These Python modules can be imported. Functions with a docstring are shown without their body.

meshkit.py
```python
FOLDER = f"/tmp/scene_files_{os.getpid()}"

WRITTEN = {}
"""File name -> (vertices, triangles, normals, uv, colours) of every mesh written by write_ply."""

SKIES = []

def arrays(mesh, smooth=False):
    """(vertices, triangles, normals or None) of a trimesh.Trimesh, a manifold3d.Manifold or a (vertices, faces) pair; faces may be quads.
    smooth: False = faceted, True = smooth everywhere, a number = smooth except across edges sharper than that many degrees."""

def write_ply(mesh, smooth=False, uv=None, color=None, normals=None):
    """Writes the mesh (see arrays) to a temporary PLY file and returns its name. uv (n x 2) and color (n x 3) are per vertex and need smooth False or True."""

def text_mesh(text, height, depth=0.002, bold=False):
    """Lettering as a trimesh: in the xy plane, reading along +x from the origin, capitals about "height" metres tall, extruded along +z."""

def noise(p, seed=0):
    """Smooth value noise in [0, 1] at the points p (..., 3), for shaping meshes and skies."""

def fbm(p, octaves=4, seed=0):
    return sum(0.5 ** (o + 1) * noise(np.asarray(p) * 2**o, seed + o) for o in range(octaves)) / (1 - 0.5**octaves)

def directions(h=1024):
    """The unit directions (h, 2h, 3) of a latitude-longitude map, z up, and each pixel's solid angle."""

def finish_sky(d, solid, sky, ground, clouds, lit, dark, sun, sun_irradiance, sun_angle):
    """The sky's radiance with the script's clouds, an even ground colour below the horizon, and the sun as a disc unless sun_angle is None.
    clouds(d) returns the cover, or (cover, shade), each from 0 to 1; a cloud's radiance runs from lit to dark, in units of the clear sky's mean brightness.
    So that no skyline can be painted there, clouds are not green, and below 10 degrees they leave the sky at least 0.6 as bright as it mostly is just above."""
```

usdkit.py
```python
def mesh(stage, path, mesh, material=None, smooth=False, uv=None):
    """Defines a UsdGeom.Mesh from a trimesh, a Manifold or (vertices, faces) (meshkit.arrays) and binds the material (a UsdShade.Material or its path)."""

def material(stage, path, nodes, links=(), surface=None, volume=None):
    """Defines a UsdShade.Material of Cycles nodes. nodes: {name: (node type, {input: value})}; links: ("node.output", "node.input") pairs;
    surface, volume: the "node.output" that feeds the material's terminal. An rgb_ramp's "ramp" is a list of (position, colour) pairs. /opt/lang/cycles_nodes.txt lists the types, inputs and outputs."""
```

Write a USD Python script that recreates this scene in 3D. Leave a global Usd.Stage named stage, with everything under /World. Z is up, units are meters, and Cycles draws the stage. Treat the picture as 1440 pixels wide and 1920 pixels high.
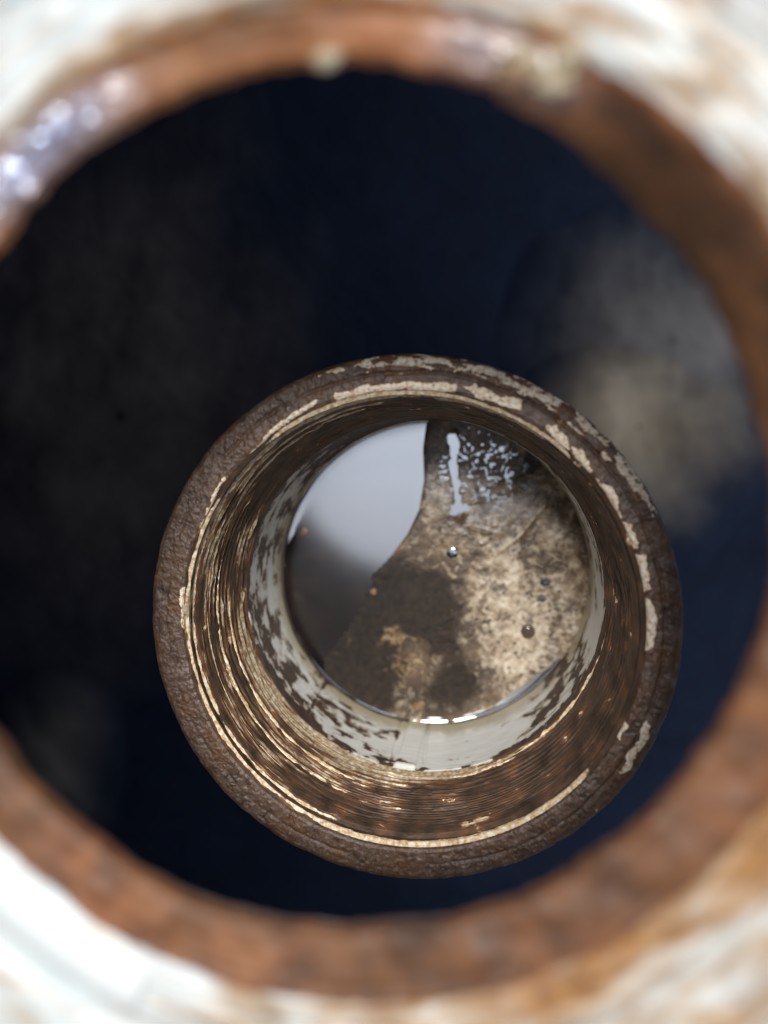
import math, numpy as np, usdkit, meshkit
from pxr import Usd, UsdGeom, UsdLux, UsdShade, Gf, Sdf, Vt
from shapely.geometry import Polygon, LineString
import shapely

stage = Usd.Stage.CreateInMemory()
UsdGeom.SetStageUpAxis(stage, UsdGeom.Tokens.z); UsdGeom.SetStageMetersPerUnit(stage, 1.0)
UsdGeom.Xform.Define(stage, '/World'); UsdGeom.Scope.Define(stage, '/World/Looks')
MM = 0.001
# ---------------------------------------------------------------- camera (millimetres, then metres)
F = 1900.0
VP = (982.2, 750.6)                                     # where the tube's axis vanishes
CAM = np.array([10.72, 20.65, 92.14])
D_ = np.array([VP[0] - 720, -(VP[1] - 960), -F]); D_ /= np.linalg.norm(D_)
Y_ = np.array([0, 1.0, 0]); Y_ -= Y_ @ D_ * D_; Y_ /= np.linalg.norm(Y_)
Z_ = -D_; X_ = np.cross(Y_, Z_)
WC = np.stack([X_, Y_, Z_], 1)                          # world -> camera
EXPOSURE = 1.6
cam = UsdGeom.Camera.Define(stage, '/World/camera')
m4 = np.eye(4); m4[:3, :3] = WC; m4[3, :3] = CAM * MM   # row vectors: rows are the camera's axes
cam.AddTransformOp().Set(Gf.Matrix4d(*m4.ravel().tolist()))
cam.CreateHorizontalApertureAttr(36.0); cam.CreateVerticalApertureAttr(48.0)
cam.CreateFocalLengthAttr(F / 1440 * 36); cam.CreateFStopAttr(21.0); cam.CreateFocusDistanceAttr(0.1025)
cam.CreateClippingRangeAttr(Gf.Vec2f(0.001, 100)); cam.CreateExposureAttr(EXPOSURE)
SUN = np.array([2.5, 16.0, 43.0]); SUN /= np.linalg.norm(SUN)


def at(px, py, z=0.0):
    """The point of the photograph's pixel on the level z (mm)."""
    d = np.array([(px - 720) / F, -(py - 960) / F, -1.0]) @ WC.T @ np.eye(3) if False else WC.T @ np.array([(px - 720) / F, -(py - 960) / F, -1.0])
    return CAM + d * ((z - CAM[2]) / d[2])


# ---------------------------------------------------------------- node graphs
class Mat:
    def __init__(s, name): s.name, s.nodes, s.links, s.k = name, {}, [], 0
    def n(s, kind, out, **inp):
        s.k += 1; nm = f'n{s.k}'; vals = {}
        for key, v in inp.items():
            if isinstance(v, str) and v[:1] == '@': s.links.append((v[1:], f'{nm}.{key}'))
            else: vals[key] = v
        s.nodes[nm] = (kind, vals); return f'@{nm}.{out}'
    def pos(s): return s.n('geometry', 'position')
    def att(s, a): return s.n('attribute', 'fac', attribute=a)
    def noise(s, vec, scale, detail=4, rough=0.55, dist=0.0, out='fac'): return s.n('noise_texture', out, vector=vec, scale=scale, detail=detail, roughness=rough, distortion=dist)
    def voro(s, vec, scale, feature='f1', out='distance', rnd=1.0): return s.n('voronoi_texture', out, vector=vec, scale=scale, feature=feature, randomness=rnd)
    def vmul(s, vec, xyz): return s.n('mapping', 'vector', vector=vec, scale=xyz)
    def m(s, op, a, b=0.0, c=0.0): return s.n('math', 'value', math_type=op, value1=a, value2=b, value3=c)
    def ramp(s, fac, stops): return s.n('rgb_ramp', 'color', fac=fac, ramp=stops)
    def mix(s, fac, a, b, mode='mix'): return s.n('mix_color', 'result', fac=fac, a=a, b=b, blend_type=mode)
    def step(s, v, lo, hi): return s.n('map_range', 'result', value=v, from_min=lo, from_max=hi, to_min=0.0, to_max=1.0, clamp=True, range_type='smoothstep')
    def bump(s, h, dist, strength=1.0, **k): return s.n('bump', 'normal', height=h, distance=dist, strength=strength, **k)
    def done(s, **inp):
        b = s.n('principled_bsdf', 'BSDF', **inp)
        return usdkit.material(stage, f'/World/Looks/{s.name}', s.nodes, s.links, surface=b[1:])


# ---------------------------------------------------------------- sky and sun
el, rot = math.asin(SUN[2]), math.atan2(SUN[0], SUN[1])
sky = UsdLux.DomeLight.Define(stage, '/World/sky')
w = Mat('sky_look')
st = w.n('sky_texture', 'color', sky_type='single_scattering', sun_disc=False, sun_elevation=el, sun_rotation=rot)
bw = w.n('rgb_to_bw', 'val', color=st)
cl = w.noise(w.n('texture_coordinate', 'generated'), 2.0, 5)
grey = w.n('mix_color', 'result', blend_type='multiply', fac=1.0, a=(1.0, 1.03, 1.12), b=bw)
sc = w.mix(w.step(cl, 0.15, 0.6), st, grey)
bg = w.n('background_shader', 'background', color=sc, strength=0.1)
wm = usdkit.material(stage, '/World/Looks/sky_look', w.nodes, w.links, surface=bg[1:])
UsdShade.MaterialBindingAPI.Apply(sky.GetPrim()).Bind(wm)
sky.GetPrim().SetCustomDataByKey('kind', 'structure')
sun = UsdLux.DistantLight.Define(stage, '/World/sun')
sun.CreateIntensityAttr(0.4); sun.CreateAngleAttr(12.0); sun.CreateNormalizeAttr(True); sun.CreateColorAttr(Gf.Vec3f(1.0, 0.96, 0.9))
zz = SUN; xx = np.cross([0, 1, 0], zz); xx /= np.linalg.norm(xx); yy = np.cross(zz, xx)
r4 = np.eye(4); r4[:3, :3] = [xx, yy, zz]
sun.AddTransformOp().Set(Gf.Matrix4d(*r4.ravel().tolist()))

# ---------------------------------------------------------------- building helpers
used = {}
def path_of(name, parent):
    base = (str(parent.GetPath()) if parent else '/World') + '/' + name
    k = used.get(base, 0); used[base] = k + 1
    return base if k == 0 else f'{base}_{k:03d}'
def tag(o, label=None, cat=None, group=None, kind=None):
    for k, v in (('label', label), ('category', cat), ('group', group), ('kind', kind)):
        if v: o.SetCustomDataByKey(k, v)
    return o
def thing(name, label, cat, loc=(0, 0, 0), group=None):
    x = UsdGeom.Xform.Define(stage, path_of(name, None)); x.AddTranslateOp().Set(Gf.Vec3d(*[c * MM for c in loc]))
    return tag(x.GetPrim(), label, cat, group)
def obj(name, v, f, mat, parent=None, attrs=None, loc=(0, 0, 0)):
    """One mesh; vertices in mm, relative to the parent's loc."""
    v, f = np.asarray(v), np.asarray(f); keep = np.unique(f)
    if len(keep) < len(v):
        back = np.zeros(len(v), int); back[keep] = np.arange(len(keep)); f = back[f]; v0 = len(v); v = v[keep]
        attrs = {k: np.asarray(a).reshape(v0, -1)[keep] for k, a in (attrs or {}).items()}
    m = usdkit.mesh(stage, path_of(name, parent), ((np.asarray(v) - np.asarray(loc)) * MM, f), mat, smooth=True)
    for k, a in (attrs or {}).items():
        a = np.asarray(a, np.float32)
        if a.size == 3 * len(v): UsdGeom.PrimvarsAPI(m).CreatePrimvar(k, Sdf.ValueTypeNames.Float3Array, 'vertex').Set(Vt.Vec3fArray.FromNumpy(np.ascontiguousarray(a.reshape(-1, 3))))
        else: UsdGeom.PrimvarsAPI(m).CreatePrimvar(k, Sdf.ValueTypeNames.FloatArray, 'vertex').Set(Vt.FloatArray.FromNumpy(a.ravel()))
    return m.GetPrim()
def grid_faces(n, m, wrap=True):
    """Triangles of an n (around) x m (along) grid of vertices."""
    i = np.arange(n if wrap else n - 1)[:, None]; j = np.arange(m - 1)[None, :]
    a = i * m + j; b = ((i + 1) % n) * m + j
    q = np.stack([a, b, b + 1, a + 1], -1).reshape(-1, 4)
    return np.vstack([q[:, [0, 1, 2]], q[:, [0, 2, 3]]])
def profile(pts, step):
    """Resamples an (r, z) polyline to even steps."""
    pts = np.asarray(pts, float); d = np.r_[0, np.cumsum(np.linalg.norm(np.diff(pts, axis=0), axis=1))]
    s = np.unique(np.r_[np.linspace(0, d[-1], max(2, int(d[-1] / step))), d])
    return np.stack([np.interp(s, d, pts[:, 0]), np.interp(s, d, pts[:, 1])], 1)
def nz(x, y, z, freq, seed=0, oct=3): return meshkit.fbm(np.stack([x, y, z], -1) * freq + 100, oct, seed) * 2 - 1
def wrapdeg(a): return (a + 180) % 360 - 180
def bump_deg(t, c, wd, soft=6): return 1 / (1 + np.exp((np.abs(wrapdeg(t - c)) - wd) / soft * 2))
def sdist(poly, x, y, lim=1.0):
    """Signed distance (mm, inside positive) of many points, clipped."""
    p = shapely.points(x.ravel(), y.ravel()); d = shapely.distance(poly.boundary, p)
    return np.clip(np.where(shapely.contains(poly, p), d, -d), -lim, lim).reshape(x.shape)
def blob(pxs, z): return Polygon([tuple(at(a, b, z)[:2]) for a, b in pxs])
def line(pxs, z, w): return LineString([tuple(at(a, b, z)[:2]) for a, b in pxs]).buffer(w)

# ---------------------------------------------------------------- materials
def rust_steel():
    """Brown oily rust on the tube's rim; cream bare patches where 'chip' is positive, orange where 'orange' is."""
    k = Mat('rim_rust'); p = k.pos(); chip, org = k.att('chip'), k.att('orange')
    n1 = k.noise(p, 900, 6, 0.65); n2 = k.noise(p, 280, 4); n3 = k.noise(p, 2600, 4, 0.6)
    base = k.ramp(n1, [(0.28, (0.034, 0.021, 0.015)), (0.45, (0.088, 0.054, 0.039)), (0.6, (0.145, 0.095, 0.073)), (0.75, (0.27, 0.21, 0.19))])
    base = k.mix(k.step(n2, 0.42, 0.66), base, k.ramp(n3, [(0.3, (0.07, 0.038, 0.022)), (0.7, (0.17, 0.085, 0.042))]))
    base = k.mix(k.m('multiply', k.step(n3, 0.55, 0.72), 0.5), base, (0.22, 0.19, 0.18))
    base = k.mix(k.step(k.m('add', org, k.m('multiply', k.m('subtract', n1, 0.5), 1.4)), 0.0, 0.25), base, k.ramp(n3, [(0.3, (0.16, 0.06, 0.02)), (0.7, (0.42, 0.19, 0.07))]))
    c = k.m('add', chip, k.m('multiply', k.m('subtract', n1, 0.5), 0.8)); c = k.m('add', c, k.m('multiply', k.m('subtract', n3, 0.5), 0.35))
    cm = k.step(c, 0.0, 0.05)
    cream = k.ramp(n3, [(0.3, (0.30, 0.13, 0.05)), (0.42, (0.66, 0.48, 0.32)), (0.52, (0.84, 0.73, 0.58)), (0.7, (0.92, 0.86, 0.76))])
    col = k.mix(cm, base, cream)
    col = k.mix(k.m('multiply', k.step(c, -0.12, 0.0), k.m('subtract', 1.0, cm)), col, (0.20, 0.085, 0.03))
    h = k.m('add', k.m('multiply', n1, 0.7), k.m('multiply', n3, 0.3)); h = k.m('add', h, k.m('multiply', cm, 0.35))
    ro = k.m('add', 0.22, k.m('multiply', n2, 0.34))
    return k.done(base_color=col, roughness=ro, specular_ior_level=0.5, normal=k.bump(h, 0.0003, 0.9))

def thread_steel():
    """Brown scale over bright worn metal: the metal shows on the crests and in streaks that run round the bore."""
    k = Mat('thread_metal'); p = k.pos(); bare, crest, chip = k.att('bare'), k.att('crest'), k.att('chip')
    sv = k.vmul(p, (260, 260, 3200)); n1 = k.noise(sv, 1, 5, 0.6); n2 = k.noise(p, 420, 5, 0.6); n3 = k.noise(p, 2400, 4)
    dark = k.ramp(n2, [(0.3, (0.030, 0.019, 0.012)), (0.52, (0.085, 0.050, 0.032)), (0.72, (0.20, 0.085, 0.035))])
    f = k.m('add', bare, k.m('multiply', k.m('subtract', n1, 0.5), 2.4)); f = k.m('add', f, k.m('multiply', crest, 0.55)); f = k.m('add', f, k.m('multiply', k.m('subtract', n2, 0.5), 1.2))
    fm = k.step(f, 0.25, 0.55)
    metal = k.ramp(n3, [(0.3, (0.30, 0.19, 0.105)), (0.5, (0.66, 0.52, 0.35)), (0.7, (0.94, 0.87, 0.75))])
    col = k.mix(k.step(f, -0.05, 0.3), dark, (0.15, 0.068, 0.030)); col = k.mix(fm, col, metal)
    c = k.m('add', chip, k.m('multiply', k.m('subtract', n2, 0.5), 1.1)); cm = k.step(c, 0.0, 0.06)
    col = k.mix(cm, col, k.ramp(n3, [(0.3, (0.42, 0.24, 0.10)), (0.5, (0.72, 0.55, 0.35)), (0.65, (0.92, 0.84, 0.68))]))
    h = k.m('add', k.m('multiply', n1, 0.6), k.m('multiply', n3, 0.3))
    me = k.m('multiply', fm, 0.55)
    return k.done(base_color=col, metallic=me, roughness=k.m('subtract', 0.5, k.m('multiply', fm, 0.2)), normal=k.bump(h, 0.00012, 0.8))

def bore_metal():
    """Pale grey smooth bore with brown flecks where 'fleck' is positive and a dirty tide line near the oil ('tide')."""
    k = Mat('bore_metal'); p = k.pos(); fl, tide = k.att('fleck'), k.att('tide')
    sv = k.vmul(p, (300, 300, 900)); n1 = k.noise(sv, 1, 6, 0.62); n2 = k.noise(p, 700, 5, 0.6); n3 = k.noise(k.vmul(p, (400, 400, 5000)), 1, 4)
    base = k.ramp(n3, [(0.3, (0.58, 0.59, 0.57)), (0.6, (0.74, 0.75, 0.73)), (0.8, (0.82, 0.79, 0.71))])
    base = k.mix(k.step(k.m('add', tide, k.m('multiply', k.m('subtract', n2, 0.5), 0.8)), 0.2, 0.9), base, (0.42, 0.37, 0.26))
    n4 = k.noise(p, 330, 5, 0.6); f = k.m('add', fl, k.m('multiply', k.m('subtract', n1, 0.5), 1.7)); f = k.m('add', f, k.m('multiply', k.m('subtract', n4, 0.5), 3.0))
    fm = k.step(f, 0.30, 0.42)
    col = k.mix(k.m('multiply', k.step(f, 0.1, 0.35), 0.7), base, (0.36, 0.25, 0.15))
    col = k.mix(fm, col, k.ramp(n2, [(0.35, (0.030, 0.019, 0.013)), (0.7, (0.095, 0.055, 0.035))]))
    h = k.m('add', k.m('multiply', fm, 0.6), k.m('multiply', n3, 0.25))
    return k.done(base_color=col, roughness=k.m('add', 0.36, k.m('multiply', fm, 0.3)), normal=k.bump(h, 0.00012, 0.8))

def oil_look():
    k = Mat('old_oil'); p = k.pos(); n = k.noise(p, 60, 3); wet = k.att('flat')
    n2 = k.noise(p, 350, 5, 0.6)
    col = k.ramp(n2, [(0.4, (0.012, 0.009, 0.008)), (0.62, (0.024, 0.016, 0.012)), (0.8, (0.06, 0.036, 0.020))])
    return k.done(base_color=col, ior=5.2, roughness=k.m('add', 0.02, k.m('multiply', wet, 0.11)), specular_tint=(0.92, 0.96, 1.0))

def sludge_look():
    """The settled dirt in the oil: 'tan', 'dark', 'ochre' and 'wet' are given by the mesh, the noise breaks their edges; where 'oily' it is oil."""
    k = Mat('oil_sludge'); p = k.pos(); tan, dark, och, wet, oily = k.att('tan'), k.att('dark'), k.att('ochre'), k.att('wet'), k.att('oily')
    n1 = k.noise(p, 330, 8, 0.66, 0.6); n2 = k.noise(p, 1300, 6, 0.62, 0.3); n3 = k.noise(p, 3800, 3); n4 = k.noise(p, 170, 5, 0.62, 0.8); n5 = k.noise(p, 700, 6, 0.65, 1.0)
    base = k.ramp(n1, [(0.32, (0.030, 0.018, 0.011)), (0.46, (0.070, 0.044, 0.025)), (0.56, (0.13, 0.086, 0.050)), (0.68, (0.27, 0.205, 0.135))])
    base = k.mix(k.m('multiply', k.step(n5, 0.52, 0.62), 0.75), base, (0.32, 0.265, 0.19))
    t = k.m('add', tan, k.m('multiply', k.m('subtract', n1, 0.5), 2.4)); t = k.m('add', t, k.m('multiply', k.m('subtract', n2, 0.5), 2.6))
    base = k.mix(k.m('multiply', k.step(t, 0.0, 0.9), 0.92), base, k.ramp(n5, [(0.32, (0.18, 0.13, 0.085)), (0.48, (0.34, 0.275, 0.20)), (0.66, (0.51, 0.455, 0.37))]))
    o = k.m('add', och, k.m('multiply', k.m('subtract', n1, 0.5), 2.4)); o = k.m('add', o, k.m('multiply', k.m('subtract', n2, 0.5), 1.0))
    o = k.m('add', o, k.m('multiply', k.m('subtract', n5, 0.5), 2.6)); om = k.m('multiply', k.step(o, 0.2, 1.0), 0.85)
    d = k.m('add', dark, k.m('multiply', k.m('subtract', n1, 0.5), 1.8)); d = k.m('add', d, k.m('multiply', k.m('subtract', n4, 0.5), 1.4)); dz = k.step(d, -0.15, 0.5)
    base = k.mix(dz, base, k.ramp(n2, [(0.3, (0.009, 0.007, 0.006)), (0.7, (0.030, 0.020, 0.014))]))
    base = k.mix(k.m('multiply', om, 0.85), base, k.ramp(n5, [(0.35, (0.055, 0.028, 0.011)), (0.5, (0.15, 0.095, 0.048)), (0.65, (0.32, 0.235, 0.135))]))
    sp = k.voro(p, 1000); spk = k.m('multiply', k.m('subtract', 1.0, k.step(sp, 0.16, 0.32)), k.step(k.noise(p, 260, 3), 0.40, 0.56))
    sp2 = k.voro(p, 380); spk = k.m('maximum', spk, k.m('multiply', k.m('subtract', 1.0, k.step(sp2, 0.05, 0.12)), k.step(n4, 0.50, 0.58)))
    base = k.mix(k.m('multiply', spk, 0.85), base, (0.03, 0.02, 0.013))
    oz = k.m('multiply', k.step(k.m('add', oily, k.m('multiply', k.m('subtract', n4, 0.5), 0.5)), 0.1, 0.8), k.m('subtract', 1.0, k.m('multiply', om, 0.7)))
    base = k.mix(k.m('multiply', oz, k.m('subtract', 1.0, om)), base, k.ramp(n2, [(0.35, (0.008, 0.006, 0.005)), (0.7, (0.020, 0.014, 0.010))]))
    h = k.m('add', k.m('multiply', n1, 0.6), k.m('multiply', n2, 0.35)); h = k.m('add', h, k.m('multiply', k.m('multiply', n3, wet), 0.5))
    ro = k.m('subtract', 0.45, k.m('multiply', wet, 0.27)); ro = k.n('mix_float', 'result', fac=oz, a=ro, b=0.5)
    io = k.m('add', 1.42, k.m('multiply', wet, 0.7)); io = k.n('math', 'value', math_type='subtract', value1=io, value2=k.m('multiply', k.m('maximum', oz, dz), 0.17))
    flat = k.m('multiply', k.m('subtract', 1.0, k.m('multiply', dz, 0.93)), k.m('subtract', 1.0, oz))
    return k.done(base_color=base, roughness=ro, ior=io, normal=k.bump(h, k.m('multiply', k.m('multiply_add', wet, 0.00025, 0.00012), flat), 0.9))

def panel_look():
    """White enamel, stained and flaked to rust towards the hole: 'rust' 0..1, 'stain', 'glint' from the mesh."""
    k = Mat('rusty_white_enamel'); p = k.pos(); ru, stn, gl, dk = k.att('rust'), k.att('stain'), k.att('glint'), k.att('dark')
    pv = k.n('attribute', 'vector', attribute='polar')
    s1 = k.noise(pv, 1.0, 5, 0.6, 0.3); n1 = k.noise(p, 300, 6, 0.6); n2 = k.noise(p, 1100, 5, 0.6); n3 = k.noise(p, 110, 4)
    white = k.ramp(n3, [(0.35, (0.36, 0.40, 0.40)), (0.65, (0.42, 0.44, 0.43))])
    f = k.m('add', stn, k.m('multiply', k.m('subtract', s1, 0.5), 2.6))
    col = k.mix(k.step(f, 0.0, 0.9), white, k.ramp(n1, [(0.35, (0.20, 0.145, 0.10)), (0.6, (0.27, 0.19, 0.11))]))
    f2 = k.m('add', f, k.m('multiply', k.m('subtract', n1, 0.5), 1.0))
    col = k.mix(k.step(f2, 0.65, 1.25), col, k.ramp(n2, [(0.3, (0.12, 0.050, 0.015)), (0.6, (0.22, 0.105, 0.028)), (0.8, (0.30, 0.175, 0.065))]))
    rust = k.ramp(n1, [(0.25, (0.055, 0.020, 0.008)), (0.42, (0.115, 0.040, 0.014)), (0.55, (0.20, 0.074, 0.026)), (0.7, (0.24, 0.105, 0.042)), (0.8, (0.30, 0.17, 0.09))])
    rust = k.mix(k.m('multiply', k.step(n3, 0.4, 0.7), 0.6), rust, (0.125, 0.060, 0.022))
    rust = k.mix(k.m('multiply', gl, 0.7), rust, (0.10, 0.06, 0.045))
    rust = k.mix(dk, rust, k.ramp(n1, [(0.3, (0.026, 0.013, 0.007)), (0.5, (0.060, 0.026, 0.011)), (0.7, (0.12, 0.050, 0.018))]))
    r = k.m('add', ru, k.m('multiply', k.m('subtract', n1, 0.5), 0.5)); r = k.m('add', r, k.m('multiply', k.m('subtract', s1, 0.5), 0.7)); rm = k.step(r, 0.42, 0.58)
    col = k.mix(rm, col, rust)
    h = k.m('add', k.m('multiply', n1, 0.6), k.m('multiply', n2, 0.1))
    ro = k.m('subtract', k.m('add', 0.42, k.m('multiply', rm, k.m('multiply', n3, 0.2))), k.m('multiply', gl, 0.4)); ro = k.m('maximum', ro, 0.1)
    return k.done(base_color=col, roughness=ro, ior=k.m('subtract', k.m('add', 1.45, k.m('multiply', gl, 4.0)), k.m('multiply', rm, 0.12)), specular_tint=k.mix(gl, (1.0, 1.0, 1.0), (0.55, 0.72, 1.0)), normal=k.bump(h, k.m('multiply_add', rm, 0.00018, 0.0001), 0.9))

def plain(name, lo, hi, rough, scale, dist=0.0003, **kw):
    k = Mat(name); p = k.pos(); n = k.noise(p, scale, 5, 0.6); n2 = k.noise(p, scale * 4, 4)
    f = k.m('add', k.m('multiply', n, 0.7), k.m('multiply', n2, 0.3))
    return k.done(base_color=k.ramp(f, [(0.3, lo), (0.7, hi)]), roughness=rough, normal=k.bump(f, dist, 0.8), **kw)

RIM, THREAD, BORE, OIL, SLUDGE, PANEL = rust_steel(), thread_steel(), bore_metal(), oil_look(), sludge_look(), panel_look()
UNDER = plain('black_underseal', (0.007, 0.017, 0.044), (0.017, 0.034, 0.080), 0.85, 60, 0.0005)
MUD = plain('dried_mud', (0.34, 0.31, 0.26), (0.62, 0.58, 0.51), 0.9, 150, 0.001)
MUDG = plain('grey_dried_mud', (0.30, 0.31, 0.32), (0.55, 0.56, 0.58), 0.9, 150, 0.001)
BEAD = plain('white_sealer', (0.37, 0.39, 0.385), (0.43, 0.445, 0.43), 0.6, 160, 0.0003)
FLAKE = plain('pale_flake', (0.15, 0.11, 0.06), (0.32, 0.28, 0.19), 0.4, 500, 0.0004)
BUBBLE = plain('oily_bubble', (0.04, 0.026, 0.02), (0.09, 0.06, 0.045), 0.12, 300, 0.00002, ior=1.45)
TAR = plain('black_tar', (0.012, 0.010, 0.009), (0.03, 0.022, 0.018), 0.45, 700, 0.0002)
SPECK = plain('rust_crumb', (0.07, 0.036, 0.016), (0.20, 0.115, 0.05), 0.45, 900, 0.0002)

# ---------------------------------------------------------------- tower panel with its rust-edged hole
HC = np.array([0.85, 15.0]); HZ = 43.0
def cut_opening(f, v):
    """The well is open to daylight low down on its right, where the wheel goes."""
    c = v[f].mean(1); a = np.degrees(np.arctan2(c[:, 1] - HC[1], c[:, 0] - HC[0]))
    return f[~((c[:, 2] < 8) & (np.abs(wrapdeg(a + 10)) < 75))]
def tower_panel():
    t = thing('tower_panel', 'white painted metal panel with a large round hole edged in orange rust', 'metal panel', (HC[0], HC[1], HZ))
    loc = (HC[0], HC[1], HZ); n = 900
    th = np.arange(n) / n * 2 * np.pi; dg = np.degrees(th)
    def sheet(pts, step):
        P = profile(pts, step); return np.repeat(P[None, :, 0], n, 0), np.repeat(P[None, :, 1], n, 0)
    # the enamelled sheet from the raw hole edge out and down over the shoulder
    rr, zz = sheet([(21.95, -1.3), (21.8, -0.7), (22.0, -0.15), (22.4, 0.0), (23.6, 0.25), (24.3, 0.35), (24.75, 0.75), (25.3, 1.1), (27, 1.2), (27.5, 1.0), (29, 1.05), (30, 1.5), (32, 1.6), (36, 1.5)], 0.14)
    a, b = sheet([(36, 1.5), (60, 1.0), (120, -2), (134, -8), (140, -30), (146, -160)], 2.0)
    rr, zz = np.hstack([rr, a[:, 1:]]), np.hstack([zz, b[:, 1:]])
    T = np.repeat(th[:, None], rr.shape[1], 1); DG = np.degrees(T)
    cx, cy = np.cos(T), np.sin(T)
    near = np.clip((25.5 - rr) / 3.5, 0, 1)
    edge = 0.42 * nz(cx * 9, cy * 9, 0 * T, 1.0, 3, 4) + 0.22 * nz(cx * 26, cy * 26, 0 * T, 1.0, 5, 3)
    rr = rr + edge * near * np.where((DG > 60) & (DG < 160), 1.0, 0.55)
    # the ring stands a little off-centre from the hole
    off = np.clip((rr - 22) / 2.6, 0, 1)
    x, y = rr * cx + off * 0.46, rr * cy - off * 0.44
    bandw = np.clip((24.6 - rr) / 0.8, 0, 1)
    zz = zz + bandw * (0.22 * nz(x, y, 0 * x, 0.40, 11, 2) + 0.06 * nz(x, y, 0 * x, 1.3, 12, 2))
    zz = zz + (1 - bandw) * np.clip((40 - rr) / 8, 0, 1) * (1 - 0.85 * bump_deg(DG, 212, 32, 6)) * (0.42 * nz(cx * 8, cy * 8, rr * 1.1, 1.0, 21, 3))
    gl = bump_deg(DG, 127, 10, 4) * np.clip(1.4 - np.abs(rr - 23.2) / 1.3, 0, 1) + bump_deg(DG, 68, 8, 3) * 0.4 * np.clip(1 - np.abs(rr - 23.2) / 1.6, 0, 1) 
    zz = zz + np.clip(gl, 0, 1) * 0.8 * np.maximum(0, nz(x, y, 0 * x, 1.5, 31, 2)) 
    # the upper right of the edge turns down steeply
    steep = bump_deg(DG, 33, 24, 5)
    zz = zz - steep * np.clip((24.4 - rr) / 3.0, 0, 1) * 4.2
    rust = np.clip((24.75 - rr) / 0.9 + 0.5, -1.0, 1.2) + 0 * x
    stain = 0.28 + (0.35 + 0.5 * np.clip((27.5 - rr) / 2.5, 0, 1)) * bump_deg(DG, -55, 42, 14) + 0.22 * bump_deg(DG, 55, 50, 15) - 0.1 * bump_deg(DG, 215, 26, 6) - 0.10 * bump_deg(DG, 130, 30, 8) + 0.5 * np.clip((26.5 - rr) / 1.5, 0, 1) * bump_deg(DG, 120, 40, 10)
    v = np.stack([x + HC[0], y + HC[1], zz + HZ], -1).reshape(-1, 3)
    fc = cut_opening(grid_faces(n, rr.shape[1]), v)
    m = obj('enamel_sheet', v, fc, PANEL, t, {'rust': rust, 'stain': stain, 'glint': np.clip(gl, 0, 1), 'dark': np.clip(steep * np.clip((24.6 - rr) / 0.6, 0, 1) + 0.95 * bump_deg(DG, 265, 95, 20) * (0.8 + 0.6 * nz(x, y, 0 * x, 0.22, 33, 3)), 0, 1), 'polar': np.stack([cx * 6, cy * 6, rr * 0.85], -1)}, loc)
    # the dark side of the sheet, joined to the hole's edge
    P = profile([(22.0, -1.35), (23.0, -1.6), (36, -0.4), (60, -0.8), (118, -3.5), (132, -9), (138, -31), (144, -160)], 2.0)
    R2, Z2 = np.repeat(P[None, :, 0], n, 0), np.repeat(P[None, :, 1], n, 0); T2 = np.repeat(th[:, None], len(P), 1)
    R2 = R2 + np.repeat((edge[:, :1] * np.where((dg > 60) & (dg < 160), 1, .55)[:, None]), len(P), 1) * np.clip((24 - R2) / 2.5, 0, 1) * np.clip((25.5 - 21.95) / 3.5, 0, 1)
    Z2 = Z2 - np.repeat(steep[:, :1], len(P), 1) * np.clip((24.4 - R2) / 3.0, 0, 1) * 4.2
    v = np.stack([R2 * np.cos(T2) + HC[0], R2 * np.sin(T2) + HC[1], Z2 + HZ], -1).reshape(-1, 3)
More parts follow.
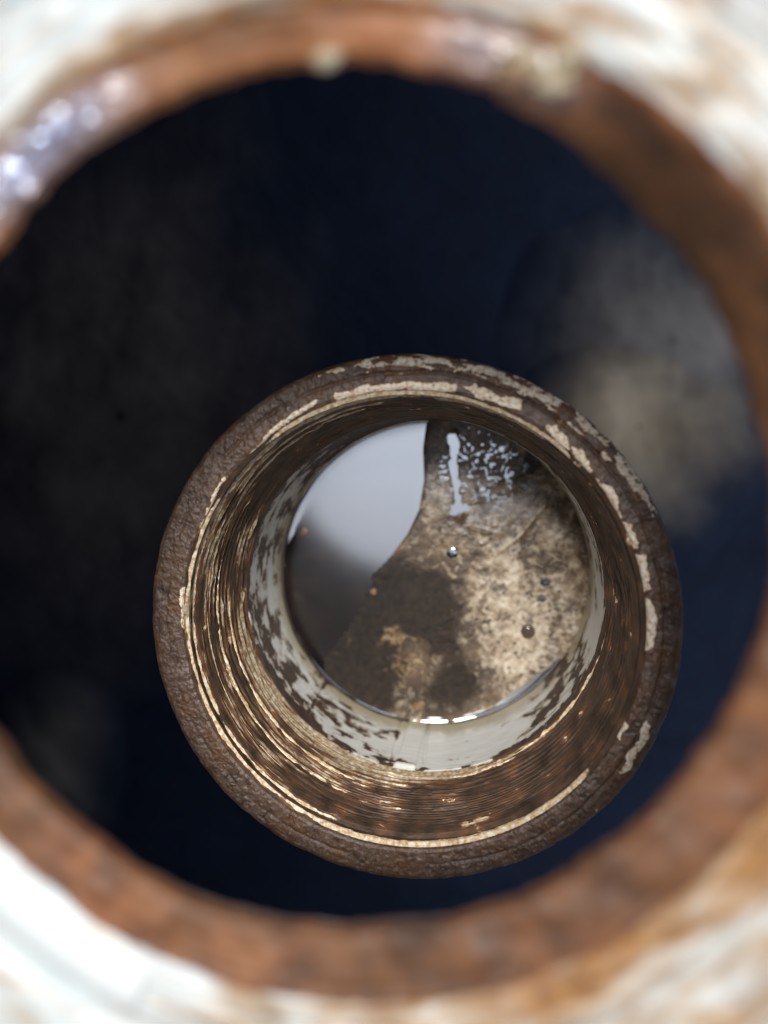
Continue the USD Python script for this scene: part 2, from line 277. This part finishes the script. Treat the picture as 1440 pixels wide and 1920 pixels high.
    obj('underside', v, cut_opening(grid_faces(n, len(P)), v)[:, ::-1], UNDER, t, None, loc)
    # bead of white sealer on the lower left that ends abruptly
    a = np.radians(np.linspace(176, 248, 160)); u = np.linspace(0, np.pi, 22)
    A, U = np.meshgrid(a, u, indexing='ij')
    e = np.clip((np.radians(248) - A) / 0.02, 0, 1) ** 0.5 * np.clip((A - np.radians(176)) / 0.2, 0, 1)
    rad = 26.75 - 1.6 * np.cos(U) * (0.55 + 0.45 * e) + 0.15 * nz(A * 8, U * 0, U * 0, 1.0, 41, 2); hgt = 0.85 + 1.0 * np.sin(U) ** 2 * e
    v = np.stack([HC[0] + 0.3 + rad * np.cos(A), HC[1] - 0.3 + rad * np.sin(A), HZ + hgt], -1).reshape(-1, 3)
    obj('sealer_bead', v, grid_faces(160, 22, False), BEAD, t, None, loc)
    rng = np.random.default_rng(4)
    # pale flakes of lifted paint sticking to the rust at the upper right
    for k in range(15):
        px, py = rng.normal(1000, 55), rng.normal(140, 30)
        if k == 14: px, py = rng.normal(620, 30), rng.normal(110, 8)
        c = at(px, py, HZ + 0.4); s = rng.uniform(0.35, 0.95); q = 12
        aa = np.arange(q) / q * 2 * np.pi; rad = s * (0.7 + 0.5 * rng.random(q))
        tilt = rng.normal(0, 0.25, 2)
        ox, oy = rad * np.cos(aa), rad * np.sin(aa) * rng.uniform(0.45, 0.9)
        top = np.stack([c[0] + ox, c[1] + oy, c[2] + 0.35 + tilt[0] * ox + tilt[1] * oy], 1); bot = top - [0, 0, 0.35]
        v = np.vstack([top, bot, [top.mean(0) + [0, 0, 0.12]], [bot.mean(0)]])
        fa = [(i, (i + 1) % q, 2 * q) for i in range(q)] + [(q + (i + 1) % q, q + i, 2 * q + 1) for i in range(q)]
        fa += [(q + i, q + (i + 1) % q, (i + 1) % q) for i in range(q)] + [(q + i, (i + 1) % q, i) for i in range(q)]
        obj('paint_flake', v, np.array(fa), FLAKE if k % 3 else SPECK, t, None, loc)
    return t
tower_panel()

# the dark well below: one closed floor
gx = np.linspace(-400, 400, 90); X, Y = np.meshgrid(gx, gx, indexing='ij')
obj_floor = obj('well_floor', np.stack([X, Y, -112 + 0.25 * nz(X, Y, 0 * X, 0.03, 7)], -1).reshape(-1, 3), grid_faces(90, 90, False), UNDER)
tag(obj_floor, 'dark floor deep below the tube', None, None, 'structure')

# ---------------------------------------------------------------- the tube
TOPN = 1800
def tube():
    t = thing('threaded_tube', 'rusty brown steel tube standing upright with a chipped rim and threaded bore', 'metal tube')
    th = np.arange(TOPN) / TOPN * 2 * np.pi
    # outer wall, outer chamfer and flat top face
    P = np.vstack([profile([(25, -115), (25, -2.5)], 6)[:-1], profile([(25, -2.5), (25.0, -0.55), (24.85, -0.2), (24.5, -0.02), (22.1, 0.03), (21.85, -0.08), (21.72, -0.3)], 0.085)])
    R = np.repeat(P[None, :, 0], TOPN, 0); Z = np.repeat(P[None, :, 1], TOPN, 0); T = np.repeat(th[:, None], len(P), 1); D = np.degrees(T)
    cx, cy = np.cos(T), np.sin(T)
    top = np.clip((Z + 3) / 2, 0, 1); out = np.clip((R - 24) / 0.8, 0, 1)
    Z = Z - top * 0.22 * np.exp(-((R - 23.35 - 0.12 * nz(cx * 8, cy * 8, 0 * R, 1, 58, 2)) / 0.16) ** 2) * np.clip(0.3 + bump_deg(D, 35, 85, 20) + nz(cx * 9, cy * 9, 0 * R, 1, 59, 3), 0, 1)
    R = R - top * out * (0.24 * np.maximum(0, nz(cx * 16, cy * 16, Z * 0.6, 1, 51, 4) + 0.05) + 0.05 * nz(cx * 60, cy * 60, Z, 1, 52, 2))
    Z = Z + top * (0.07 * nz(R * cx, R * cy, 0 * R, 1.0, 53, 3) + 0.09 * nz(R * cx, R * cy, 0 * R, 3.2, 54, 3) * (1 - out))
    # a second low groove on the right half divides the face from the outer chamfer
    x, y = R * cx, R * cy
    chip = -0.6 + 0 * x
    patches = [  # bare cream patches along the inner edge, right side, then the two on the outer side
        [(1024, 800), (1046, 800), (1064, 822), (1066, 846), (1050, 840)], [(1068, 838), (1090, 838), (1112, 886), (1100, 886), (1080, 866)],
        [(1124, 908), (1150, 912), (1160, 950), (1164, 975), (1150, 960)], [(1164, 980), (1186, 984), (1196, 1028), (1184, 1036)],
        [(1190, 1038), (1214, 1042), (1218, 1106), (1206, 1116), (1198, 1090)], [(1202, 1118), (1222, 1130), (1234, 1160), (1226, 1214), (1206, 1218)],
        [(1158, 1338), (1176, 1362), (1160, 1386), (1148, 1376)], [(1212, 1356), (1222, 1366), (1180, 1446), (1160, 1452), (1186, 1400)],
        [(866, 722), (890, 722), (980, 752), (976, 768), (900, 746)]]
    wx, wy = x + 0.28 * nz(x, y, 0 * x, 1.1, 55, 3), y + 0.28 * nz(x, y, 0 * x, 1.1, 56, 3)
    for pt in patches: chip = np.maximum(chip, sdist(blob(pt, 0), wx, wy) * 1.2 + 0.03)
    for ln, wd in [([(632, 744), (690, 730), (760, 724), (850, 726)], 0.34), ([(344, 1108), (345, 1140), (349, 1180)], 0.38), ([(349, 1180), (362, 1250), (392, 1330), (440, 1410), (500, 1470), (600, 1535), (700, 1570)], 0.13),
                   ([(760, 1578), (860, 1570), (960, 1540), (1062, 1478)], 0.36), ([(372, 1000), (400, 935), (420, 895)], 0.15), ([(468, 858), (520, 800), (590, 755)], 0.20),
                   ([(1120, 900), (1150, 952), (1180, 1020), (1200, 1100), (1206, 1160)], 0.07), ([(1195, 1250), (1190, 1290)], 0.1)]:
        chip = np.maximum(chip, sdist(line(ln, 0, wd * 1.15), wx * 0.6 + x * 0.4, wy * 0.6 + y * 0.4) * 1.1)
    chip = chip - 0.10 * np.clip(nz(x, y, 0 * x, 0.8, 57, 3) + 0.25, 0, 1) * (R < 22.9) * bump_deg(D, 215, 70, 10)
    # the outer chamfer: heavily chipped from the top round to the right, a few chips elsewhere
    den = 0.47 * bump_deg(D, 66, 42, 10) + 0.12 * bump_deg(D, 20, 10, 6) + 0.16 * bump_deg(D, -72, 26, 8) + 0.16 * bump_deg(D, 125, 5, 3) + 0.13 * bump_deg(D, -40, 12, 5)
    chipo = -0.62 + den * 1.75 - np.abs(R - 24.4) * 0.5 + 0.75 * nz(cx * 20, cy * 20, R * 2.2, 1, 61, 4)
    chip = np.maximum(chip, np.where(R > 23.2, chipo, -1))
    orange = -0.55 + 0.6 * bump_deg(D, 80, 30, 12) * np.clip((R - 23.0), 0, 1) + 0.45 * bump_deg(D, 75, 25, 10) * np.clip((22.7 - R), 0, 1) + 0.12 * bump_deg(D, 190, 50, 20)
    Z = Z + top * 0.06 * np.clip(chip * 6, -0.3, 1)
    m = obj('rim', np.stack([R * cx, R * cy, Z], -1).reshape(-1, 3), grid_faces(TOPN, len(P)), RIM, t, {'chip': chip, 'orange': orange})
    tag(m, 'brown rusted rim and outer wall with cream chips')
    # lead-in groove and helical thread
    n = 1200; th = np.arange(n) / n * 2 * np.pi
    P = profile([(21.72, -0.3), (21.35, -0.62), (21.3, -0.95), (21.55, -1.25), (21.5, -1.7), (21.12, -2.1), (20.95, -2.6), (19.42, -13.3), (19.2, -13.7)], 0.062)
    R = np.repeat(P[None, :, 0], n, 0); Z = np.repeat(P[None, :, 1], n, 0); T = np.repeat(th[:, None], len(P), 1); D = np.degrees(T); cx, cy = np.cos(T), np.sin(T)
    ph = Z / 0.95 + T / (2 * np.pi); tri = np.abs((ph % 1) * 2 - 1)                        # 1 at the root, 0 at the crest
    amt = np.clip((-2.3 - Z) / 0.8, 0, 1) * np.clip((Z + 13.4) / 0.5, 0, 1)
    amt = amt * np.clip(0.55 + 1.0 * nz(cx * 6, cy * 6, Z * 0.35, 1, 71, 4), 0.12, 1.1)
    wear = nz(cx * 10, cy * 10, Z * 1.2, 1, 72, 3)
    scale = np.maximum(0, nz(cx * 11, cy * 11, Z * 0.8, 1, 78, 4) - 0.12)
    R = R - 0.35 * scale * np.clip((-1 - Z), 0, 1) + amt * (0.30 * (tri - 0.5)) + 0.045 * amt * np.sin(Z * 2 * np.pi / 0.31 + 3 * wear) + 0.05 * wear + 0.035 * nz(cx * 60, cy * 60, Z * 3, 1, 73, 2)
    crest = (1 - tri) * amt
    bare = -0.40 + 0.85 * bump_deg(D, 200, 55, 20) * 0.75 * (0.6 + 1.2 * nz(cx * 3, cy * 3, Z * 0.25, 1, 77, 3)) + 0.65 * np.clip((-9.5 - Z) / 3.0, 0, 1) * bump_deg(D, 245, 60, 18) - 0.5 * bump_deg(D, -35, 38, 12) - 0.35 * bump_deg(D, 45, 50, 15) + 0.35 * bump_deg(D, 135, 28, 10) * np.clip((Z + 8) / 4, 0, 1) + 0.6 * np.clip((-12.0 - Z) / 1.0, 0, 1) * bump_deg(D, -60, 60, 12)
    chip = -0.6 + 0 * R
    for zc, wd, ce, w_, am in [(-0.55, 0.16, 205, 62, 0.42), (-1.85, 0.13, 190, 60, 0.36), (-4.3, 0.16, 195, 38, 0.42), (-6.6, 0.22, 205, 40, 0.44), (-9.4, 0.18, 215, 36, 0.4), (-12.6, 0.3, 240, 60, 0.5), (-13.2, 0.25, 290, 60, 0.45), (-5.2, 0.3, 128, 26, 0.42), (-3.4, 0.2, 120, 24, 0.46), (-0.5, 0.3, 280, 38, 0.5), (-0.5, 0.25, 88, 40, 0.45), (-1.9, 0.2, 130, 18, 0.5), (-2.0, 0.16, 90, 38, 0.35)]:
        chip = np.maximum(chip, am * bump_deg(D, ce, w_, 6) * np.exp(-((Z - zc) / wd) ** 2) - 0.18 + 0.16 * nz(cx * 12, cy * 12, Z, 1, 74, 3))
    m = obj('internal_thread', np.stack([R * cx, R * cy, Z], -1).reshape(-1, 3), grid_faces(n, len(P)), THREAD, t, {'bare': bare, 'crest': crest, 'chip': chip})
    # smooth bore below the thread
    n = 900; th = np.arange(n) / n * 2 * np.pi
    P = profile([(19.3, -13.6), (19.12, -13.9), (18.95, -18), (18.45, -28.5), (18.4, -33)], 0.12)
    R = np.repeat(P[None, :, 0], n, 0); Z = np.repeat(P[None, :, 1], n, 0); T = np.repeat(th[:, None], len(P), 1); D = np.degrees(T); cx, cy = np.cos(T), np.sin(T)
    R = R + 0.06 * nz(cx * 6, cy * 6, Z * 0.3, 1, 81, 3)
    for c in (226, 258, 268.5):                                                             # joints between the pieces of the liner
        R = R + 0.22 * np.exp(-((D - c - (Z + 20) * 0.15) / 0.35) ** 2) * np.clip((-15.5 - Z), 0, 1)
    fleck = -0.06 + 0.42 * bump_deg(D, 215, 30, 12) * np.clip((Z + 26) / 6, 0, 1) + 0.5 * np.clip((Z + 15.5) / 1.5, 0, 1) - 0.25 * bump_deg(D, 275, 18, 6) + 0.45 * bump_deg(D, 322, 14, 6) + 0.35 * bump_deg(D, 150, 28, 10) + 0.9 * bump_deg(D, 100, 26, 10) + 0.25 * bump_deg(D, 30, 30, 10)
    for c in (226, 258, 268.5): fleck = fleck + 0.6 * np.exp(-((D - c - (Z + 20) * 0.15) / 0.8) ** 2) * (0.4 + nz(Z * 0 + c, Z, Z * 0, 0.6, 83))
    tide = np.clip((-22.0 - Z) / 4.5, 0, 1)
    obj('bore_liner', np.stack([R * cx, R * cy, Z], -1).reshape(-1, 3), grid_faces(n, len(P)), BORE, t, {'fleck': fleck, 'tide': tide})
    # the little plate in the liner at the bottom of the picture
    a = np.radians(np.linspace(259.6, 267.4, 24)); z = np.linspace(-13.9, -27.8, 34); A, Zg = np.meshgrid(a, z, indexing='ij')
    e = np.minimum(np.minimum(np.clip((A - a[0]) / 0.015, 0, 1), np.clip((a[-1] - A) / 0.015, 0, 1)), np.clip((-13.9 - Zg) / 0.3, 0, 1))
    Rg = np.interp(-Zg, [13.9, 18, 28.5], [19.12, 18.95, 18.45]) + 0.1 - 0.3 * e
    obj('liner_plate', np.stack([Rg * np.cos(A), Rg * np.sin(A), Zg], -1).reshape(-1, 3), grid_faces(24, 34, False), BORE, t, {'fleck': -0.45 + 0.9 * np.exp(-((Zg + 15.2) / 0.5) ** 2), 'tide': np.clip((-23 - Zg) / 4, 0, 1)})
    return t
tube()

# ---------------------------------------------------------------- oil and the sludge in it
OZ = -28.5
TILT = np.array([0.085, 0.028])                                  # the level of the oil against the leaning tube
def oil_z(x, y): return OZ - TILT[0] * x - TILT[1] * y
def oil():
    n, mr = 720, 150
    th = np.arange(n) / n * 2 * np.pi
    r = np.r_[np.linspace(0.01, 16.4, 90), np.linspace(16.45, 18.62, 60)]
    T, R = np.meshgrid(th, r, indexing='ij'); D = np.degrees(T)
    wd = 0.75 + 0.35 * nz(np.cos(T) * 4, np.sin(T) * 4, 0 * T, 1, 91, 3)
    men = 0.17 * np.exp(-np.maximum(0, 18.5 - R) / (0.5 * wd)) + 0.25 * np.maximum(0, 1 - (18.55 - R) / 0.35) ** 2.2
    x, y = R * np.cos(T), R * np.sin(T)
    z = oil_z(x, y) + men
    o = obj('oil_pool', np.stack([x, y, z], -1).reshape(-1, 3), grid_faces(n, len(r)), OIL, None, {'flat': np.clip(1 - men / 0.02, 0, 1)})
    tag(o, 'dark glossy oil filling the bottom of the tube and mirroring the pale sky', 'oil')
oil()
SHORE = [(800, 780), (793, 840), (795, 900), (786, 955), (765, 1000), (735, 1040), (714, 1064), (694, 1110), (668, 1165), (630, 1215), (580, 1275), (540, 1340), (540, 1450), (900, 1450), (1200, 1350), (1200, 700), (900, 700)]
def field(blobs, x, y):
    f = 0 * x
    for px, py, rp, a in blobs:
        c = at(px, py, OZ); s = rp / 15.75
        f = f + a * np.exp(-((x - c[0]) ** 2 + (y - c[1]) ** 2) / (s * s))
    return f
def sludge():
    n = 600; g = np.linspace(-18.55, 18.55, n); x, y = np.meshgrid(g, g, indexing='ij'); rr = np.hypot(x, y)
    south = np.clip((at(700, 1015, OZ)[1] + 0.9 * nz(x, y, 0 * x, 0.5, 132, 3) - y) / 5, 0, 1); south = south * south * (3 - 2 * south)
    sd = sdist(blob(SHORE, OZ), x, y, 6.0) + south * (1.2 * nz(x, y, 0 * x, 0.4, 121, 4) + 0.3 * nz(x, y, 0 * x, 2.2, 122, 3))
    oily = south * np.clip(1 - sd / 5.5, 0, 1) * 1.3 + 0.22 * nz(x, y, 0 * x, 0.9, 101, 3) + 0.10 * nz(x, y, 0 * x, 3.5, 102, 2)
    ang = np.degrees(np.arctan2(y, x))
    h = np.where(sd > 0, (0.22 - 0.12 * south) * (1 - np.exp(-sd / (0.25 + 1.2 * south))), sd * 1.2 * (1 - south))
    calm = np.clip(field([(760, 1110, 80, 1.3), (690, 1200, 90, 1.3), (870, 1265, 45, 0.9), (820, 1310, 70, 0.9), (830, 1110, 50, 0.75), (620, 1250, 90, 1.2)], x, y), 0, 1)
    h = h + np.clip(sd, 0, 1) * (1 - np.clip(np.maximum(oily, calm), 0, 1)) * (0.14 * nz(x, y, 0 * x, 0.35, 103, 4) + 0.05 * nz(x, y, 0 * x, 1.4, 104, 4) + 0.03 * nz(x, y, 0 * x, 5.0, 109, 2))
    # ridges and a hollow at the upper right, a bank up the right wall
    for ln, wd, am in [([(850, 815), (852, 870), (858, 920), (862, 968)], 0.55, 0.4), ([(900, 915), (960, 905), (1000, 890)], 0.35, 0.35), ([(870, 945), (920, 935), (975, 918)], 0.22, 0.3), ([(930, 1040), (980, 1000), (1020, 950)], 0.3, 0.16), ([(880, 990), (915, 1000)], 0.2, 0.25)]:
        L = LineString([tuple(at(a, b, OZ)[:2]) for a, b in ln]); d = shapely.distance(L, shapely.points(x.ravel(), y.ravel())).reshape(x.shape)
        h = h + am * np.exp(-(d / wd) ** 2)
    h = h + field([(930, 850, 50, 0.25), (820, 850, 22, 0.15), (1045, 1010, 22, 0.3)], x, y) - field([(992, 872, 22, 0.25)], x, y)
    h = h + np.clip(rr - 16.4, 0, 3) * 0.55 * bump_deg(ang, 20, 45, 14) * (0.7 + 0.6 * nz(x, y, 0 * x, 0.5, 105, 3))
    tan = -0.50 + field([(950, 1120, 95, 0.85), (1010, 1230, 90, 0.9), (940, 1270, 70, 0.55), (1050, 1130, 60, 0.5), (930, 1050, 60, 0.6), (1045, 1010, 26, 0.9), (820, 850, 24, 0.45), (960, 900, 45, 0.35), (1080, 1000, 60, 0.35)], x, y)
    for ln, wd, am in [([(930, 1040), (980, 1000), (1020, 950)], 0.22, 0.75), ([(880, 908), (960, 912), (1000, 890)], 0.5, 0.6), ([(870, 945), (920, 935), (975, 918)], 0.25, 0.6)]:
        L = LineString([tuple(at(a, b, OZ)[:2]) for a, b in ln]); tan = tan + am * np.exp(-(shapely.distance(L, shapely.points(x.ravel(), y.ravel())).reshape(x.shape) / wd) ** 2)
    dark = -0.55 + field([(760, 1110, 80, 1.3), (690, 1200, 80, 1.1), (870, 1265, 45, 1.1), (830, 1310, 60, 0.9), (830, 1110, 50, 0.75), (840, 1180, 40, 0.6), (900, 1190, 30, 0.3), (620, 1250, 80, 1.2), (572, 985, 45, 0.9), (830, 1200, 40, 0.45), (992, 875, 24, 1.3), (1008, 850, 18, 1.2), (900, 805, 40, 0.35), (720, 1300, 60, 0.9)], x, y)
    och = -0.6 + field([(775, 1240, 60, 1.25), (735, 1190, 25, 0.7), (655, 1197, 14, 1.2), (610, 1224, 10, 0.8), (860, 1040, 60, 0.5), (820, 960, 50, 0.3), (740, 1180, 30, 0.6), (790, 1310, 20, 0.7), (880, 1130, 60, 0.35)], x, y)
    wet = np.clip(field([(920, 870, 70, 1.0), (855, 890, 60, 1.0), (960, 930, 50, 0.8), (900, 980, 40, 0.5)], x, y), 0, 1)
    streak = sdist(blob([(836, 812), (858, 812), (860, 845), (858, 870), (864, 905), (862, 935), (872, 948), (890, 955), (866, 962), (850, 974), (842, 968), (852, 945), (846, 910), (841, 880), (844, 850)], OZ), x, y, 1.0) - 0.08 + 0.42 * nz(x, y, 0 * x, 1.3, 111, 3) + 0.12 * nz(x, y, 0 * x, 5, 112, 2)
    h = np.where(streak > -0.05, -0.4, h)
    pools = 0.30 - np.abs(nz(x + 0.5 * nz(x, y, 0 * x, 0.7, 116, 2), y, 0 * x, 1.0, 113, 4)) * 2.2 + 0.35 * nz(x, y, 0 * x, 3.5, 114, 2) + 0.5 * (wet - 1)
    h = np.where((pools > 0.21) & (streak < -0.3), -0.4, h)
    h = np.where((rr > 17.95 + 1.5 * nz(x, y, 0 * x, 0.22, 115, 3)) & ((ang > -178) & (ang < -35) | (ang > 178)), -0.5, h)
    keep = (rr < 18.5) & (sd > -0.6 + 0.58 * south) & (h > -0.3)
    f = grid_faces(n, n, False); f = f[keep.ravel()[f].all(1)]
    use, inv = np.unique(f, return_inverse=True); f = inv.reshape(f.shape)
    z = oil_z(x, y) + h
    v = np.stack([x, y, z], -1).reshape(-1, 3)[use]
    pick = lambda a: a.ravel()[use]
    o = obj('oil_sludge', v, f, SLUDGE, None, {'tan': pick(tan), 'dark': pick(dark), 'ochre': pick(och), 'wet': pick(wet), 'oily': pick(np.clip(oily, 0, 1))})
    tag(o, 'beige and brown sludge bank rising from the oil on the right side of the tube', 'sludge', None, None)
    return x, y, h
sx, sy, sh = sludge()
def sludge_z(x, y):
    i = int(np.argmin(np.abs(sx[:, 0] - x))); j = int(np.argmin(np.abs(sy[0] - y)))
    return float(oil_z(x, y) + max(0.0, sh[i, j]))

def dome(px, py, rp, name, label, cat, mat, flat=0.7, group=None, seed=0, rough=0.0):
    c = at(px, py, OZ); r = rp / 15.75; z0 = sludge_z(c[0], c[1]); 
    ph, th = np.linspace(0.02, np.pi * 0.56, 14), np.arange(32) / 32 * 2 * np.pi
    T, Pm = np.meshgrid(th, ph, indexing='ij')
    d = np.stack([np.sin(Pm) * np.cos(T), np.sin(Pm) * np.sin(T), np.cos(Pm) * flat], -1)
    k = 1 + rough * nz(d[..., 0], d[..., 1], d[..., 2], 2.2, seed, 3)
    v = (d * r * k[..., None]).reshape(-1, 3) + [c[0], c[1], z0]
    t = obj(name, v, grid_faces(32, 14), mat, None); tag(t, label, cat, group)
dome(990, 1186, 14, 'oil_bubble', 'dark brown flat bubble on the beige sludge at the lower right', 'bubble', BUBBLE, 0.3, None, 21, 0.12)
dome(848, 1038, 11, 'oil_droplet', 'bright glinting droplet in the middle of the brown sludge', 'droplet', OIL, 0.13, None, 22, 0.3)
dome(1020, 1094, 9, 'black_speck', 'black speck on the pale sludge near the right wall, upper of a pair', 'speck', TAR, 0.2, None, 23, 0.6)
dome(1017, 1126, 6, 'black_speck', 'tiny black speck just below the larger one by the right wall', 'speck', TAR, 0.2, None, 24, 0.6)
dome(703, 1107, 6, 'rust_crumb', 'small brown crumb at the lower edge of the sky reflection', 'crumb', SPECK, 0.2, None, 8, 0.7)
dome(788, 1322, 11, 'rust_crumb', 'ochre brown crumb against the wall at the bottom of the oil', 'crumb', SPECK, 0.3, None, 9, 0.7)
dome(575, 997, 8, 'rust_crumb', 'brown crumb floating near the left edge of the oil', 'crumb', SPECK, 0.2, None, 11, 0.7)

# ---------------------------------------------------------------- dried mud on the floor of the well, far out of focus
def dust_look(name, lo, hi):
    k = Mat(name); p = k.pos(); n = k.noise(p, 45, 4, 0.6); d = k.att('dust')
    f = k.step(k.m('add', d, k.m('multiply', k.m('subtract', n, 0.5), 0.6)), 0.0, 1.0)
    return k.done(base_color=k.mix(f, (0.011, 0.024, 0.060), k.ramp(n, [(0.3, lo), (0.7, hi)])), roughness=0.9, normal=k.bump(n, 0.002, 0.8))
def mound(px, py, z, sx_, sy_, hgt, name, label, mat, seed):
    c = at(px, py, z); n, mr = 96, 30
    T, Q = np.meshgrid(np.arange(n) / n * 2 * np.pi, np.linspace(0.01, 1, mr), indexing='ij')
    wob = 1 + 0.3 * nz(np.cos(T), np.sin(T), 0 * T, 1.2, seed, 3)
    x, y = c[0] + sx_ * Q * wob * np.cos(T), c[1] + sy_ * Q * wob * np.sin(T)
    zz = z + hgt * (np.cos(Q * np.pi) * 0.5 + 0.5) * (1 + 0.4 * nz(x, y, 0 * x, 0.06, seed + 1, 4)) - 1.8 * Q ** 3
    o = obj(name, np.stack([x, y, zz], -1).reshape(-1, 3), grid_faces(n, mr), mat, None, {'dust': 1.1 - 1.35 * Q ** 0.9})
    tag(o, label, 'mud')
DB, DG2, DK = dust_look('beige_dust', (0.42, 0.33, 0.22), (0.85, 0.72, 0.53)), dust_look('grey_dust', (0.22, 0.20, 0.18), (0.44, 0.40, 0.36)), dust_look('dark_silt', (0.10, 0.08, 0.075), (0.22, 0.185, 0.175))
mound(1195, 800, -111.0, 35, 33, 1.6, 'mud_mound', 'beige dried mud seen out of focus just right of the tube rim', DB, 3)
mound(1260, 640, -111.3, 40, 34, 1.3, 'mud_mound', 'grey dried mud above the beige mud at the right of the dark well', DG2, 5)
mound(90, 1430, -111.2, 24, 30, 1.3, 'mud_mound', 'grey dried mud low on the left by the rusty hole edge', DG2, 8)
mound(230, 780, -111.4, 80, 100, 1.0, 'mud_mound', 'very faint wide grey silt on the left of the dark well', DK, 11)
